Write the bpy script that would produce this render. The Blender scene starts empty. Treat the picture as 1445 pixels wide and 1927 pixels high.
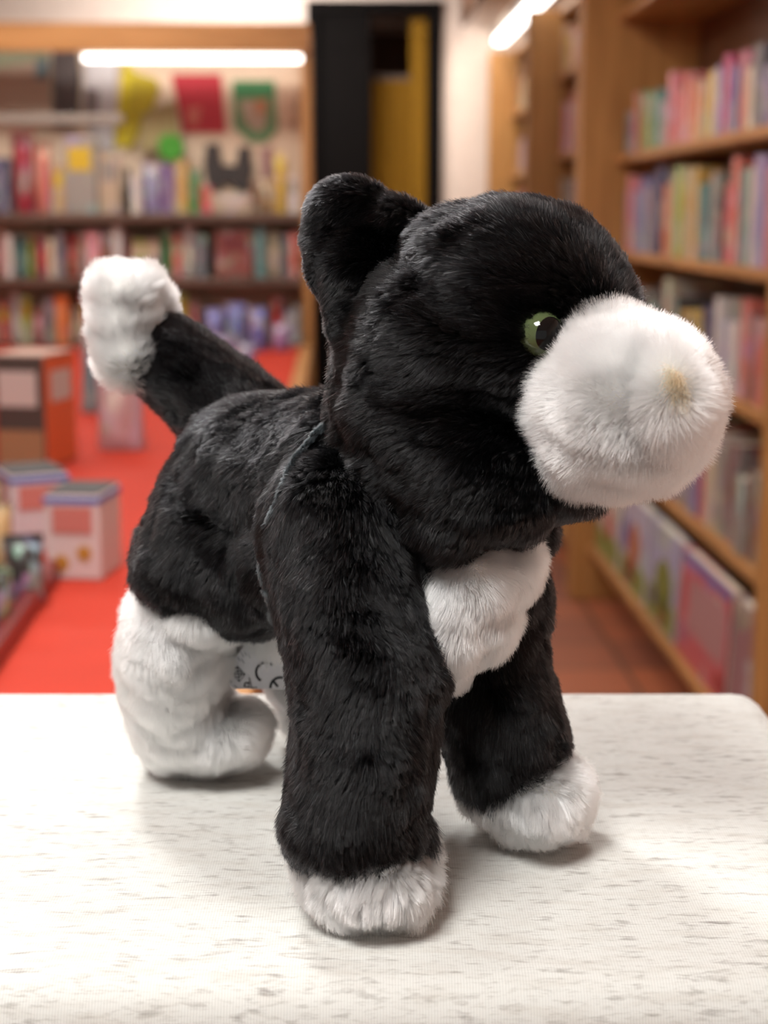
import bpy, bmesh, math, random
import numpy as np
from mathutils import Vector, Matrix, kdtree
from mathutils.bvhtree import BVHTree

random.seed(7)
rng = np.random.default_rng(7)
scene = bpy.context.scene
COL = scene.collection
FUR = 1.0            # fur density factor

# ------------------------------------------------------------------ camera
F = 3000.0                                   # focal length in photo pixels (1445 x 1927)
PITCH, YAW = math.radians(10.6), math.radians(1.74)
CAM = np.array([0.0, 0.0, 1.40])
FWD = np.array([math.sin(YAW)*math.cos(PITCH), math.cos(YAW)*math.cos(PITCH), -math.sin(PITCH)])
RGT = np.array([math.cos(YAW), -math.sin(YAW), 0.0])
UPV = np.cross(RGT, FWD)
cam_d = bpy.data.cameras.new('camera')
cam = bpy.data.objects.new('camera', cam_d); COL.objects.link(cam)
M = Matrix(((RGT[0], UPV[0], -FWD[0]), (RGT[1], UPV[1], -FWD[1]), (RGT[2], UPV[2], -FWD[2])))
cam.matrix_world = Matrix.Translation(Vector(CAM)) @ M.to_4x4()
cam_d.sensor_fit = 'VERTICAL'; cam_d.sensor_height = 36; cam_d.sensor_width = 27
cam_d.lens = F/1927*36
cam_d.clip_start = 0.02
cam_d.dof.use_dof = True
cam_d.dof.focus_distance = 0.56
cam_d.dof.aperture_fstop = 10.0
scene.camera = cam

def P(px, py, d):
    """world point seen at photo pixel (px, py) at depth d along the optical axis"""
    return CAM + d*(FWD + RGT*(px-722.5)/F + UPV*(963.5-py)/F)
def atY(px, py, y):
    r = P(px, py, 1.0) - CAM
    return CAM + r*(y/r[1])
def atZ(px, py, z):
    r = P(px, py, 1.0) - CAM
    return CAM + r*((z-CAM[2])/r[2])
def atX(px, py, x):
    r = P(px, py, 1.0) - CAM
    return CAM + r*(x/r[0])

# ------------------------------------------------------------------ materials
def srgb(r, g, b):
    f = lambda c: (c/255/12.92) if c/255 <= 0.04045 else ((c/255+0.055)/1.055)**2.4
    return (f(r), f(g), f(b), 1.0)
MATS = {}
def new_mat(name):
    m = bpy.data.materials.new(name); m.use_nodes = True
    nt = m.node_tree; nt.nodes.clear()
    out = nt.nodes.new('ShaderNodeOutputMaterial')
    MATS[name] = m
    return m, nt, out
def principled(nt, out, col=(.8, .8, .8, 1), rough=.6, spec=.5, **kw):
    b = nt.nodes.new('ShaderNodeBsdfPrincipled')
    b.inputs['Base Color'].default_value = col
    b.inputs['Roughness'].default_value = rough
    b.inputs['Specular IOR Level'].default_value = spec
    for k, v in kw.items(): b.inputs[k].default_value = v
    nt.links.new(b.outputs[0], out.inputs['Surface'])
    return b
def flat(name, col, rough=.6, spec=.4, **kw):
    m, nt, out = new_mat(name)
    b = principled(nt, out, col, rough, spec, **kw)
    tc = nt.nodes.new('ShaderNodeTexCoord'); nz = nt.nodes.new('ShaderNodeTexNoise')
    nz.inputs['Scale'].default_value = 14; nz.inputs['Detail'].default_value = 4
    nt.links.new(tc.outputs['Object'], nz.inputs['Vector'])
    mx = nt.nodes.new('ShaderNodeMixRGB'); mx.blend_type = 'MULTIPLY'; mx.inputs['Fac'].default_value = .18
    mx.inputs['Color1'].default_value = col
    nt.links.new(nz.outputs['Fac'], mx.inputs['Color2'])
    nt.links.new(mx.outputs[0], b.inputs['Base Color'])
    return m
def emit(name, col, s):
    m, nt, out = new_mat(name)
    e = nt.nodes.new('ShaderNodeEmission'); e.inputs['Color'].default_value = col; e.inputs['Strength'].default_value = s
    nt.links.new(e.outputs[0], out.inputs['Surface'])
    return m
def wood(name, c1, c2, axis='Z', rough=.45):
    m, nt, out = new_mat(name)
    b = principled(nt, out, c1, rough, .4)
    tc = nt.nodes.new('ShaderNodeTexCoord'); mp = nt.nodes.new('ShaderNodeMapping')
    s = {'Z': (14, 14, 1.2), 'Y': (14, 1.2, 14), 'X': (1.2, 14, 14)}[axis]
    mp.inputs['Scale'].default_value = s
    nz = nt.nodes.new('ShaderNodeTexNoise'); nz.inputs['Scale'].default_value = 2.2
    nz.inputs['Detail'].default_value = 6; nz.inputs['Distortion'].default_value = .6
    cr = nt.nodes.new('ShaderNodeValToRGB')
    cr.color_ramp.elements[0].position = .3; cr.color_ramp.elements[0].color = c2
    cr.color_ramp.elements[1].position = .72; cr.color_ramp.elements[1].color = c1
    nt.links.new(tc.outputs['Object'], mp.inputs['Vector']); nt.links.new(mp.outputs[0], nz.inputs['Vector'])
    nt.links.new(nz.outputs['Fac'], cr.inputs[0]); nt.links.new(cr.outputs[0], b.inputs['Base Color'])
    return m
wood('oak', srgb(190, 138, 80), srgb(156, 108, 58), 'Z')
wood('oak_board', srgb(194, 140, 84), srgb(158, 110, 60), 'Y')
wood('oak_beam', srgb(190, 136, 80), srgb(150, 102, 54), 'X')
wood('oak_dark', srgb(112, 72, 46), srgb(84, 52, 32), 'Z')
wood('brown_board', srgb(108, 84, 70), srgb(80, 60, 50), 'X')
flat('cream_wall', srgb(226, 206, 192), .8, .2)
flat('panel_cream', srgb(224, 200, 176), .7, .2)
flat('ceiling_paint', srgb(222, 212, 206), .9, .1)
flat('red_top', srgb(190, 62, 46), .7, .1)
flat('dark_red', srgb(112, 26, 26), .3, .5)
flat('black_door', srgb(17, 14, 13), .8, .05)
flat('ochre_paint', srgb(160, 114, 32), .8, .15)
flat('page_paper', srgb(232, 224, 206), .8, .2)
flat('charcoal', srgb(70, 70, 70), .7, .3)
flat('metal_grey', srgb(150, 140, 130), .4, .5)
emit('tube', (1, .96, .90, 1), 6.0)
emit('panel_light', (1, .93, .84, 1), 8.0)

def terracotta():
    m, nt, out = new_mat('terracotta')
    b = principled(nt, out, (.4, .2, .1, 1), .5, .3)
    tc = nt.nodes.new('ShaderNodeTexCoord'); br = nt.nodes.new('ShaderNodeTexBrick')
    br.inputs['Scale'].default_value = 1.0
    br.inputs['Color1'].default_value = srgb(176, 102, 70); br.inputs['Color2'].default_value = srgb(140, 84, 64)
    br.inputs['Mortar'].default_value = srgb(104, 74, 60)
    br.inputs['Brick Width'].default_value = .3; br.inputs['Row Height'].default_value = .3
    br.inputs['Mortar Size'].default_value = .008; br.offset = 0
    nt.links.new(tc.outputs['Object'], br.inputs['Vector'])
    nt.links.new(br.outputs['Color'], b.inputs['Base Color'])
terracotta()

def heather():
    m, nt, out = new_mat('heather_jersey')
    N = nt.nodes.new; L = nt.links.new
    b = principled(nt, out, (.8, .8, .78, 1), .9, .1)
    b.inputs['Sheen Weight'].default_value = .15
    tc = N('ShaderNodeTexCoord')
    def streak(sc, scale, lo, hi):
        mp = N('ShaderNodeMapping'); mp.inputs['Scale'].default_value = sc
        L(tc.outputs['Object'], mp.inputs['Vector'])
        nz = N('ShaderNodeTexNoise'); nz.inputs['Scale'].default_value = scale
        nz.inputs['Detail'].default_value = 3; nz.inputs['Roughness'].default_value = .55
        L(mp.outputs[0], nz.inputs['Vector'])
        mr = N('ShaderNodeMapRange'); mr.inputs['From Min'].default_value = lo; mr.inputs['From Max'].default_value = hi
        L(nz.outputs['Fac'], mr.inputs['Value'])
        return mr.outputs[0]
    s1 = streak((95, 360, 360), 1.0, .555, .76)
    s2 = streak((36, 150, 150), 1.0, .48, .78)
    s3 = streak((200, 1000, 1000), 1.0, .52, .85)
    mx = N('ShaderNodeMixRGB'); mx.inputs['Color1'].default_value = srgb(212, 213, 209); mx.inputs['Color2'].default_value = srgb(146, 142, 138)
    md = N('ShaderNodeMath'); md.operation = 'MULTIPLY'; md.inputs[1].default_value = .95; L(s1, md.inputs[0])
    L(md.outputs[0], mx.inputs['Fac'])
    mx2 = N('ShaderNodeMixRGB'); mx2.inputs['Color2'].default_value = srgb(196, 193, 186)
    m2 = N('ShaderNodeMath'); m2.operation = 'MULTIPLY'; m2.inputs[1].default_value = .75; L(s2, m2.inputs[0])
    L(m2.outputs[0], mx2.inputs['Fac']); L(mx.outputs[0], mx2.inputs['Color1'])
    mx3 = N('ShaderNodeMixRGB'); mx3.inputs['Color2'].default_value = srgb(150, 146, 140)
    m3 = N('ShaderNodeMath'); m3.operation = 'MULTIPLY'; m3.inputs[1].default_value = .6; L(s3, m3.inputs[0])
    L(m3.outputs[0], mx3.inputs['Fac']); L(mx2.outputs[0], mx3.inputs['Color1'])
    # knit ribs
    wv = N('ShaderNodeTexWave'); wv.wave_type = 'BANDS'; wv.bands_direction = 'X'; wv.inputs['Scale'].default_value = 330
    wv.inputs['Distortion'].default_value = .6; wv.inputs['Detail'].default_value = 1
    L(tc.outputs['Object'], wv.inputs['Vector'])
    wy = N('ShaderNodeTexWave'); wy.wave_type = 'BANDS'; wy.bands_direction = 'Y'; wy.inputs['Scale'].default_value = 400
    wy.inputs['Distortion'].default_value = .8; L(tc.outputs['Object'], wy.inputs['Vector'])
    ad = N('ShaderNodeMath'); ad.operation = 'MULTIPLY'; L(wv.outputs['Fac'], ad.inputs[0]); L(wy.outputs['Fac'], ad.inputs[1])
    mr = N('ShaderNodeMapRange'); mr.inputs['To Min'].default_value = .88; mr.inputs['To Max'].default_value = 1.0
    L(wv.outputs['Fac'], mr.inputs['Value'])
    mm = N('ShaderNodeMixRGB'); mm.blend_type = 'MULTIPLY'; mm.inputs['Fac'].default_value = 1
    L(mx3.outputs[0], mm.inputs['Color1']); L(mr.outputs[0], mm.inputs['Color2'])
    L(mm.outputs[0], b.inputs['Base Color'])
    bp = N('ShaderNodeBump'); bp.inputs['Strength'].default_value = .15; bp.inputs['Distance'].default_value = .0004
    L(wv.outputs['Fac'], bp.inputs['Height']); L(bp.outputs[0], b.inputs['Normal'])
heather()

def printed(name, amount, scale):
    """printed packaging / covers: the object's own colour with differently coloured shapes on it"""
    m, nt, out = new_mat(name)
    N = nt.nodes.new; L = nt.links.new
    b = principled(nt, out, (.5, .5, .5, 1), .35, .4)
    oi = N('ShaderNodeObjectInfo'); tc = N('ShaderNodeTexCoord')
    ad = N('ShaderNodeVectorMath'); ad.operation = 'ADD'
    ml = N('ShaderNodeMath'); ml.operation = 'MULTIPLY'; ml.inputs[1].default_value = 37.0; L(oi.outputs['Random'], ml.inputs[0])
    L(tc.outputs['Generated'], ad.inputs[0]); L(ml.outputs[0], ad.inputs[1])
    vo = N('ShaderNodeTexVoronoi'); vo.inputs['Scale'].default_value = scale; L(ad.outputs[0], vo.inputs['Vector'])
    nz = N('ShaderNodeTexNoise'); nz.inputs['Scale'].default_value = scale*.9; L(ad.outputs[0], nz.inputs['Vector'])
    mr = N('ShaderNodeMapRange'); mr.inputs['From Min'].default_value = .5; mr.inputs['From Max'].default_value = .56
    mr.inputs['To Max'].default_value = amount; L(nz.outputs['Fac'], mr.inputs['Value'])
    mx = N('ShaderNodeMixRGB'); L(mr.outputs[0], mx.inputs['Fac']); L(oi.outputs['Color'], mx.inputs['Color1'])
    sat = N('ShaderNodeHueSaturation'); sat.inputs['Saturation'].default_value = .5; sat.inputs['Value'].default_value = .75
    L(vo.outputs['Color'], sat.inputs['Color']); L(sat.outputs[0], mx.inputs['Color2'])
    L(mx.outputs[0], b.inputs['Base Color'])
printed('printed_pack', .5, 2.2)
printed('book_cover', .45, 3.0)
def objcol(name, rough=.6):
    m, nt, out = new_mat(name)
    b = principled(nt, out, (.5, .5, .5, 1), rough, .3)
    oi = nt.nodes.new('ShaderNodeObjectInfo'); nz = nt.nodes.new('ShaderNodeTexNoise'); nz.inputs['Scale'].default_value = 30
    mx = nt.nodes.new('ShaderNodeMixRGB'); mx.blend_type = 'MULTIPLY'; mx.inputs['Fac'].default_value = .25
    nt.links.new(oi.outputs['Color'], mx.inputs['Color1']); nt.links.new(nz.outputs['Fac'], mx.inputs['Color2'])
    nt.links.new(mx.outputs[0], b.inputs['Base Color'])
objcol('own_colour')
objcol('own_colour_soft', .9)

def hair_mat(name, col, rough, radial, coat=0.0, rand=.15, pale=None):
    m, nt, out = new_mat(name)
    h = nt.nodes.new('ShaderNodeBsdfHairPrincipled')
    h.model = 'CHIANG'; h.parametrization = 'COLOR'
    hi = nt.nodes.new('ShaderNodeHairInfo')
    hs = nt.nodes.new('ShaderNodeMixRGB'); hs.blend_type = 'MULTIPLY'; hs.inputs['Fac'].default_value = rand
    hs.inputs['Color1'].default_value = col
    nt.links.new(hi.outputs['Random'], hs.inputs['Color2'])
    if pale:  # sparse pale strands put glints of light into the pile colour
        gt = nt.nodes.new('ShaderNodeMapRange'); gt.inputs['From Min'].default_value = .90; gt.inputs['From Max'].default_value = 1.0
        nt.links.new(hi.outputs['Random'], gt.inputs['Value'])
        m2 = nt.nodes.new('ShaderNodeMixRGB'); m2.inputs['Color2'].default_value = pale
        nt.links.new(gt.outputs[0], m2.inputs['Fac']); nt.links.new(hs.outputs[0], m2.inputs['Color1'])
        nt.links.new(m2.outputs[0], h.inputs['Color'])
    else:
        nt.links.new(hs.outputs[0], h.inputs['Color'])
    h.inputs['Roughness'].default_value = rough; h.inputs['Radial Roughness'].default_value = radial
    h.inputs['Coat'].default_value = coat; h.inputs['IOR'].default_value = 1.33; h.inputs['Random Roughness'].default_value = .3
    nt.links.new(h.outputs[0], out.inputs['Surface'])
    return m
hair_mat('black_pile', (.0055, .0055, .0062, 1), .26, .34, .0, .7, (.22, .23, .25, 1))
hair_mat('white_pile', (.965, .937, .89, 1), .5, .8, .0, .06)
hair_mat('tan_pile', (.80, .58, .38, 1), .5, .8, .0, .1)
hair_mat('seam_pile', (.055, .066, .072, 1), .45, .7, .0, .4)
flat('black_backing', (.006, .006, .0065, 1), .9, .05)
flat('white_backing', (.86, .84, .80, 1), .9, .05)
flat('tan_backing', (.70, .52, .34, 1), .9, .05)
flat('tag_paper', srgb(240, 240, 244), .5, .3)
flat('ink', srgb(58, 58, 62), .6, .2)
flat('ink_light', srgb(150, 150, 156), .6, .2)
flat('tag_red', srgb(206, 84, 44), .5, .3)
flat('iris_green', srgb(80, 92, 60), .08, .5)
flat('pupil_black', (.004, .004, .004, 1), .04, .4)

# ------------------------------------------------------------------ object helpers
def link(name, mesh, mat, parent=None, smooth=False):
    o = bpy.data.objects.new(name, mesh); COL.objects.link(o)
    if mat: 
        mesh.materials.clear(); mesh.materials.append(MATS[mat])
    if smooth:
        mesh.polygons.foreach_set('use_smooth', [True]*len(mesh.polygons))
    if parent: o.parent = parent
    return o
def empty(name, loc=(0, 0, 0), rz=0):
    o = bpy.data.objects.new(name, None); COL.objects.link(o)
    o.location = Vector(loc); o.rotation_euler.z = rz; o.empty_display_size = .05
    return o
def tag(o, label, cat, group=None):
    o['label'] = label; o['category'] = cat
    if group: o['group'] = group
    return o
def structure(o):
    o['kind'] = 'structure'; return o
def boxes(name, lst, mat, parent=None, bev=0.0):
    """one mesh out of axis-aligned boxes (x0,x1,y0,y1,z0,z1)"""
    bm = bmesh.new()
    for (x0, x1, y0, y1, z0, z1) in lst:
        r = bmesh.ops.create_cube(bm, size=1)
        for v in r['verts']:
            v.co = Vector((x0+(v.co.x+.5)*(x1-x0), y0+(v.co.y+.5)*(y1-y0), z0+(v.co.z+.5)*(z1-z0)))
    if bev: bmesh.ops.bevel(bm, geom=bm.edges[:], offset=bev, segments=2, affect='EDGES', profile=.5)
    me = bpy.data.meshes.new(name); bm.to_mesh(me); bm.free()
    return link(name, me, mat, parent)

# ------------------------------------------------------------------ the plush cat: stuffed shapes
class Blob:
    """a stuffed shape: a union of ellipsoids (px, py, depth, rx px, ry px, half depth m, turn deg)"""
    def __init__(self, ells, inset=7):
        self.c, self.A = [], []
        for e in ells:
            px, py, d, rx, ry, rd = e[:6]; a = math.radians(e[6]) if len(e) > 6 else 0.0
            ry_tilt = math.radians(e[7]) if len(e) > 7 else 0.0      # turn about the vertical
            rx, ry = max(rx-inset, 4)*d/F, max(ry-inset, 4)*d/F
            rd = max(rd-inset*d/F, .003)
            ex = RGT*math.cos(a)+UPV*math.sin(a); ey = UPV*math.cos(a)-RGT*math.sin(a); ez = FWD
            if ry_tilt:
                ex, ez = ex*math.cos(ry_tilt)+ez*math.sin(ry_tilt), ez*math.cos(ry_tilt)-ex*math.sin(ry_tilt)
            self.c.append(P(px, py, d)); self.A.append(np.stack([ex*rx, ey*ry, ez*rd], 1))
        self.inv = [np.linalg.inv(a) for a in self.A]
    def inside(self, p, k=.95):
        r = np.zeros(len(p), bool)
        for c, i in zip(self.c, self.inv):
            r |= (((p-c) @ i.T)**2).sum(1) < k*k
        return r
    def mesh(self, name, mat, parent, voxel=.0014, smooth=48, floor=None):
        bm = bmesh.new()
        for c, A in zip(self.c, self.A):
            r = bmesh.ops.create_icosphere(bm, subdivisions=4, radius=1)
            for v in r['verts']: v.co = Vector(c + A @ np.array(v.co))
        me = bpy.data.meshes.new(name); bm.to_mesh(me); bm.free()
        o = bpy.data.objects.new(name, me); COL.objects.link(o)
        rm = o.modifiers.new('r', 'REMESH'); rm.mode = 'VOXEL'; rm.voxel_size = voxel
        sm = o.modifiers.new('s', 'SMOOTH'); sm.factor = .5; sm.iterations = smooth
        dg = bpy.context.evaluated_depsgraph_get()
        me2 = bpy.data.meshes.new_from_object(o.evaluated_get(dg)); me2.name = name
        o.modifiers.clear(); o.data = me2; bpy.data.meshes.remove(me)
        if floor is not None:
            n = len(me2.vertices); co = np.empty(n*3); me2.vertices.foreach_get('co', co); co = co.reshape(-1, 3)
            co[:, 2] = np.maximum(co[:, 2], floor); me2.vertices.foreach_set('co', co.ravel())
        me2.materials.clear(); me2.materials.append(MATS[mat])
        me2.polygons.foreach_set('use_smooth', [True]*len(me2.polygons))
        o.parent = parent
        return o
def chain(keys, n=6):
    out = []
    for a, b in zip(keys, keys[1:]):
        for i in range(n):
            t = i/n; out.append(tuple(x*(1-t)+y*t for x, y in zip(a, b)))
    out.append(keys[-1]); return out

_K = [(rng.normal(size=3), rng.uniform(0, 6.28), rng.normal(size=3)) for _ in range(14)]
def wobble(p, wl):
    """smooth vector noise of wavelength wl"""
    r = np.zeros_like(p)
    for k, ph, v in _K:
        r += np.sin((p @ k)*(6.28/wl)/np.linalg.norm(k)+ph)[:, None]*v
    return r/math.sqrt(14)
def norm(v): return v/np.maximum(np.linalg.norm(v, axis=-1, keepdims=True), 1e-9)

TABLE_Z = 1.16
def fur(part, mat, L, dens, comb, lift=.55, clump=.45, csize=.0028, cull=(), rad=.000082, seed=1, name='fur', keep=None, label=None, back=.35, droop=.15, lenf=None):
    me = part.data; me.calc_loop_triangles()
    n = len(me.vertices); co = np.empty(n*3); me.vertices.foreach_get('co', co); co = co.reshape(-1, 3)
    vn = np.empty(n*3); me.vertices.foreach_get('normal', vn); vn = vn.reshape(-1, 3)
    nt = len(me.loop_triangles); tri = np.empty(nt*3, np.int32); me.loop_triangles.foreach_get('vertices', tri); tri = tri.reshape(-1, 3)
    a, b, c = co[tri[:, 0]], co[tri[:, 1]], co[tri[:, 2]]
    cr = np.cross(b-a, c-a); ar = np.linalg.norm(cr, axis=1)*.5
    cen = (a+b+c)/3; fn = norm(vn[tri].mean(1))
    facing = (fn*norm(CAM-cen)).sum(1)
    w = ar*np.where(facing > -.25, 1.0, back)
    r = np.random.default_rng(seed)
    N = int(w.sum()*1e6*dens*FUR)
    idx = r.choice(nt, N, p=w/w.sum())
    u, v = r.random(N), r.random(N); f = u+v > 1; u[f], v[f] = 1-u[f], 1-v[f]
    p = a[idx]+(b[idx]-a[idx])*u[:, None]+(c[idx]-a[idx])*v[:, None]
    nn = norm(vn[tri[idx, 0]]*(1-u-v)[:, None]+vn[tri[idx, 1]]*u[:, None]+vn[tri[idx, 2]]*v[:, None])
    ok = p[:, 2] > TABLE_Z+.0004
    for o in cull: ok &= ~o.inside(p)
    if keep is not None: ok &= keep(p, r)
    p, nn = p[ok], nn[ok]; N = len(p)
    cv = comb(p, nn) if callable(comb) else np.broadcast_to(comb, p.shape)
    cv = cv - nn*(cv*nn).sum(1, keepdims=True)
    cl = np.linalg.norm(cv, axis=1, keepdims=True); cv = cv/np.maximum(cl, .35)
    cv = cv + .40*wobble(p, .026) + .22*wobble(p+5, .008)
    cv = cv - nn*(cv*nn).sum(1, keepdims=True)
    d0 = norm(nn*lift + cv*(1-lift)*1.0 + r.normal(size=p.shape)*.13)
    ln = L*(.72+.38*r.random(N))*(1+.22*wobble(p+9, .012)[:, 0])
    ln = np.clip(ln, L*.4, L*1.6)
    if lenf is not None: ln = ln*lenf(p)
    ln = ln[:, None]
    bend = cv*.5 + np.array([0, 0, -droop]) + r.normal(size=p.shape)*.08
    T = np.array([0, .33, .68, 1.0])
    pts = p[:, None, :] + ln[:, None]*(d0[:, None, :]*T[None, :, None]*.9 + bend[:, None, :]*(T**2)[None, :, None]*.45)
    # tufts: tips lean towards the tip of their tuft
    q = p + wobble(p, .006)*csize*.45
    cell = np.floor(q/csize).astype(np.int64); key = (cell[:, 0]*73856093) ^ (cell[:, 1]*19349663) ^ (cell[:, 2]*83492791)
    _, inv, cnt = np.unique(key, return_inverse=True, return_counts=True)
    tipm = np.stack([np.bincount(inv, pts[:, 3, k])/cnt for k in range(3)], 1)[inv]
    ks = clump*(.5+r.random(len(cnt))[inv]*1.0)
    pts += ((tipm-pts[:, 3])*ks[:, None])[:, None, :]*(T**1.6)[None, :, None]
    pts[:, :, 2] = np.maximum(pts[:, :, 2], TABLE_Z+.0003+.0006*r.random(N)[:, None])
    hc = bpy.data.hair_curves.new(name)
    hc.add_curves([4]*N)
    hc.points.foreach_set('position', pts.astype(np.float32).ravel())
    rr = rad*np.array([1.0, .95, .75, .25])[None, :]*(.8+.4*r.random(N))[:, None]
    hc.points.foreach_set('radius', rr.astype(np.float32).ravel())
    hc.materials.append(MATS[mat])
    o = bpy.data.objects.new(name, hc); COL.objects.link(o); o.parent = part
    if label: o['label'] = label
    return o

def away(pt, mix=None, k=0.0):
    pt = np.array(pt)
    def f(p, n):
        v = norm(p-pt)
        return norm(v + k*np.array(mix)) if mix is not None else v
    return f
DOWN = -UPV; LEFT = -RGT

cat = empty('plush_cat', P(700, 1560, .62)*np.array([1, 1, 0])+np.array([0, 0, TABLE_Z]))
tag(cat, 'black and white plush cat standing on the heathered cloth podium', 'plush toy')
class Root:                                # parts keep world coordinates under the root
    pass
def under(o):
    o.matrix_parent_inverse = Matrix.Translation(-cat.location); return o

head_b = Blob([(960, 622, .585, 240, 243, .052), (865, 530, .590, 132, 128, .045), (805, 775, .590, 183, 195, .048), (850, 690, .588, 215, 230, .05),
               (900, 905, .575, 170, 125, .042), (770, 650, .60, 138, 180, .040), (1065, 905, .575, 75, 66, .03), (845, 985, .572, 95, 75, .03),
               (720, 900, .59, 100, 110, .035), (860, 850, .582, 190, 150, .044)])
muzzle_b = Blob([(1168, 762, .545, 174, 168, .040), (1132, 668, .553, 92, 94, .030, 20), (1238, 750, .530, 100, 128, .032), (1200, 668, .545, 75, 68, .026),
                 (1105, 842, .552, 108, 94, .032)], inset=24)
ear_b = Blob([(662, 430, .590, 90, 100, .013, 15), (688, 522, .583, 88, 112, .014), (664, 596, .583, 46, 72, .013, 12), (735, 440, .588, 76, 68, .014), (770, 440, .59, 50, 50, .015), (700, 470, .587, 92, 92, .014), (640, 480, .588, 62, 90, .012, 8)], inset=6)
ear2_b = Blob([(680, 437, .655, 80, 100, .012, 20), (725, 450, .655, 80, 75, .013), (755, 475, .64, 75, 80, .015)], inset=8)
torso_b = Blob(chain([(395, 1050, .662, 132, 125, .043), (440, 990, .664, 150, 165, .046), (480, 925, .664, 148, 178, .046), (560, 940, .645, 152, 195, .046), (660, 940, .618, 152, 200, .048)], 5) +
               [(370, 1065, .660, 112, 98, .042), (470, 1075, .652, 120, 115, .045), (570, 1050, .63, 130, 130, .045), (760, 1010, .606, 150, 160, .046),
                (850, 1080, .608, 150, 170, .042), (930, 1120, .625, 100, 150, .035), (980, 1000, .62, 55, 60, .03)])
chest_b = Blob([(885, 1085, .585, 108, 120, .030), (845, 1160, .583, 88, 118, .030), (945, 1060, .592, 74, 80, .030), (900, 1150, .588, 80, 95, .028), (855, 1230, .586, 45, 60, .025)], inset=9)
fleg_b = Blob(chain([(634, 1000, .585, 142, 165, .036), (654, 1110, .573, 134, 140, .037), (682, 1230, .566, 138, 120, .037), (690, 1320, .562, 137, 110, .036),
               (684, 1430, .557, 130, 105, .034), (666, 1535, .553, 130, 84, .032)], 4) + [(780, 1550, .556, 24, 30, .016), (806, 1275, .566, 34, 44, .02)])
fpaw_b = Blob([(682, 1600, .564, 126, 70, .030), (690, 1640, .558, 124, 80, .032), (722, 1648, .554, 92, 74, .028)], inset=15)
f2leg_b = Blob(chain([(925, 1190, .618, 90, 100, .03, 0), (928, 1260, .616, 98, 90, .03, 0), (940, 1340, .617, 112, 90, .031, 5), (955, 1398, .617, 112, 80, .03, 14)], 4) +
               [(930, 1440, .617, 72, 60, .028, 10), (965, 1240, .632, 60, 90, .026)])
f2paw_b = Blob([(955, 1487, .620, 85, 50, .028, 0), (1000, 1503, .617, 100, 70, .030, -6), (1025, 1490, .618, 80, 74, .028)], inset=16)
hleg_b = Blob(chain([(345, 1165, .672, 100, 96, .038), (332, 1225, .674, 104, 92, .039), (326, 1290, .680, 92, 80, .036)], 5) + chain([(326, 1290, .680, 92, 80, .036), (352, 1355, .690, 102, 74, .034), (390, 1375, .692, 112, 72, .032)], 3) +
              [(385, 1150, .664, 80, 62, .036), (340, 1382, .696, 76, 62, .03), (425, 1372, .688, 80, 68, .028)], inset=12)
h2leg_b = Blob([(520, 1170, .70, 75, 80, .035), (575, 1240, .715, 80, 80, .03), (600, 1310, .728, 75, 70, .03), (620, 1340, .724, 80, 55, .03)], inset=12)
tail_b = Blob(chain([(470, 800, .70, 88, 88, .030), (400, 745, .71, 84, 84, .028), (325, 680, .715, 78, 78, .027), (290, 655, .715, 74, 74, .026)], 4))
tip_b = Blob([(247, 655, .706, 76, 84, .026), (240, 600, .702, 76, 92, .026), (238, 560, .700, 76, 70, .026), (205, 540, .700, 44, 46, .022), (275, 540, .702, 42, 46, .022), (240, 545, .70, 72, 50, .024), (300, 575, .712, 34, 46, .02)], inset=21)

def part(name, blob, mat, **kw):
    o = blob.mesh(name, mat, None, **kw); o.parent = cat; under(o); return o
bpy.context.view_layer.update()
torso = part('torso', torso_b, 'black_backing')
head = part('head', head_b, 'black_backing')
muzzle = part('muzzle', muzzle_b, 'white_backing', smooth=40)
ear = part('ear', ear_b, 'black_backing', voxel=.0011, smooth=40)
ear2 = part('ear', ear2_b, 'black_backing', smooth=16)
chest = part('chest_patch', chest_b, 'white_backing')
fleg = part('front_leg', fleg_b, 'black_backing')
fpaw = part('paw', fpaw_b, 'white_backing', floor=TABLE_Z+.001)
f2leg = part('front_leg', f2leg_b, 'black_backing')
f2paw = part('paw', f2paw_b, 'white_backing', floor=TABLE_Z+.001)
hleg = part('hind_leg', hleg_b, 'white_backing', smooth=28, floor=TABLE_Z+.001)
h2leg = part('hind_leg', h2leg_b, 'white_backing', floor=TABLE_Z+.001)
tail = part('tail', tail_b, 'black_backing')
tip = part('tail_tip', tip_b, 'white_backing')
for o, t in ((muzzle, 'fluffy white muzzle'), (chest, 'white chest patch'), (fpaw, 'white front paw'), (f2paw, 'white front paw'), (hleg, 'white hind leg'), (h2leg, 'white hind leg'), (tip, 'white tail tip')):
    o['label'] = t

def ray_hit(o, px, py):
    bvh = BVHTree.FromPolygons([v.co for v in o.data.vertices], [p.vertices for p in o.data.polygons])
    d = Vector(P(px, py, 1.0)-CAM).normalized()
    h = bvh.ray_cast(Vector(CAM), d)
    return h
hn = ray_hit(muzzle, 1272, 722)
def off_nose(p, r):
    c = np.array(hn[0]); dx, dy = (p-c) @ RGT, (p-c) @ UPV
    q = ((dx+dy*.25)/.0024)**2 + (dy/.0046)**2
    return (q > 1) | (((p-c)**2).sum(1) > .00025) | (r.random(len(p)) < .35)
MUZ = P(1175, 765, .56)
BD, WD = 11.5, 12.0
fur(head, 'black_pile', .0068, BD, away(P(1230, 700, .54), DOWN, .25), .50, cull=[muzzle_b, torso_b], seed=2)
fur(muzzle, 'white_pile', .0095, WD, away(P(1283, 706, .47)), .92, clump=.16, cull=[head_b], keep=off_nose, droop=.08, seed=3, rad=.000072)
fur(ear, 'black_pile', .0048, BD*1.1, DOWN*.3+LEFT*.5, .6, clump=.3, cull=[head_b], seed=4)
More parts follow.
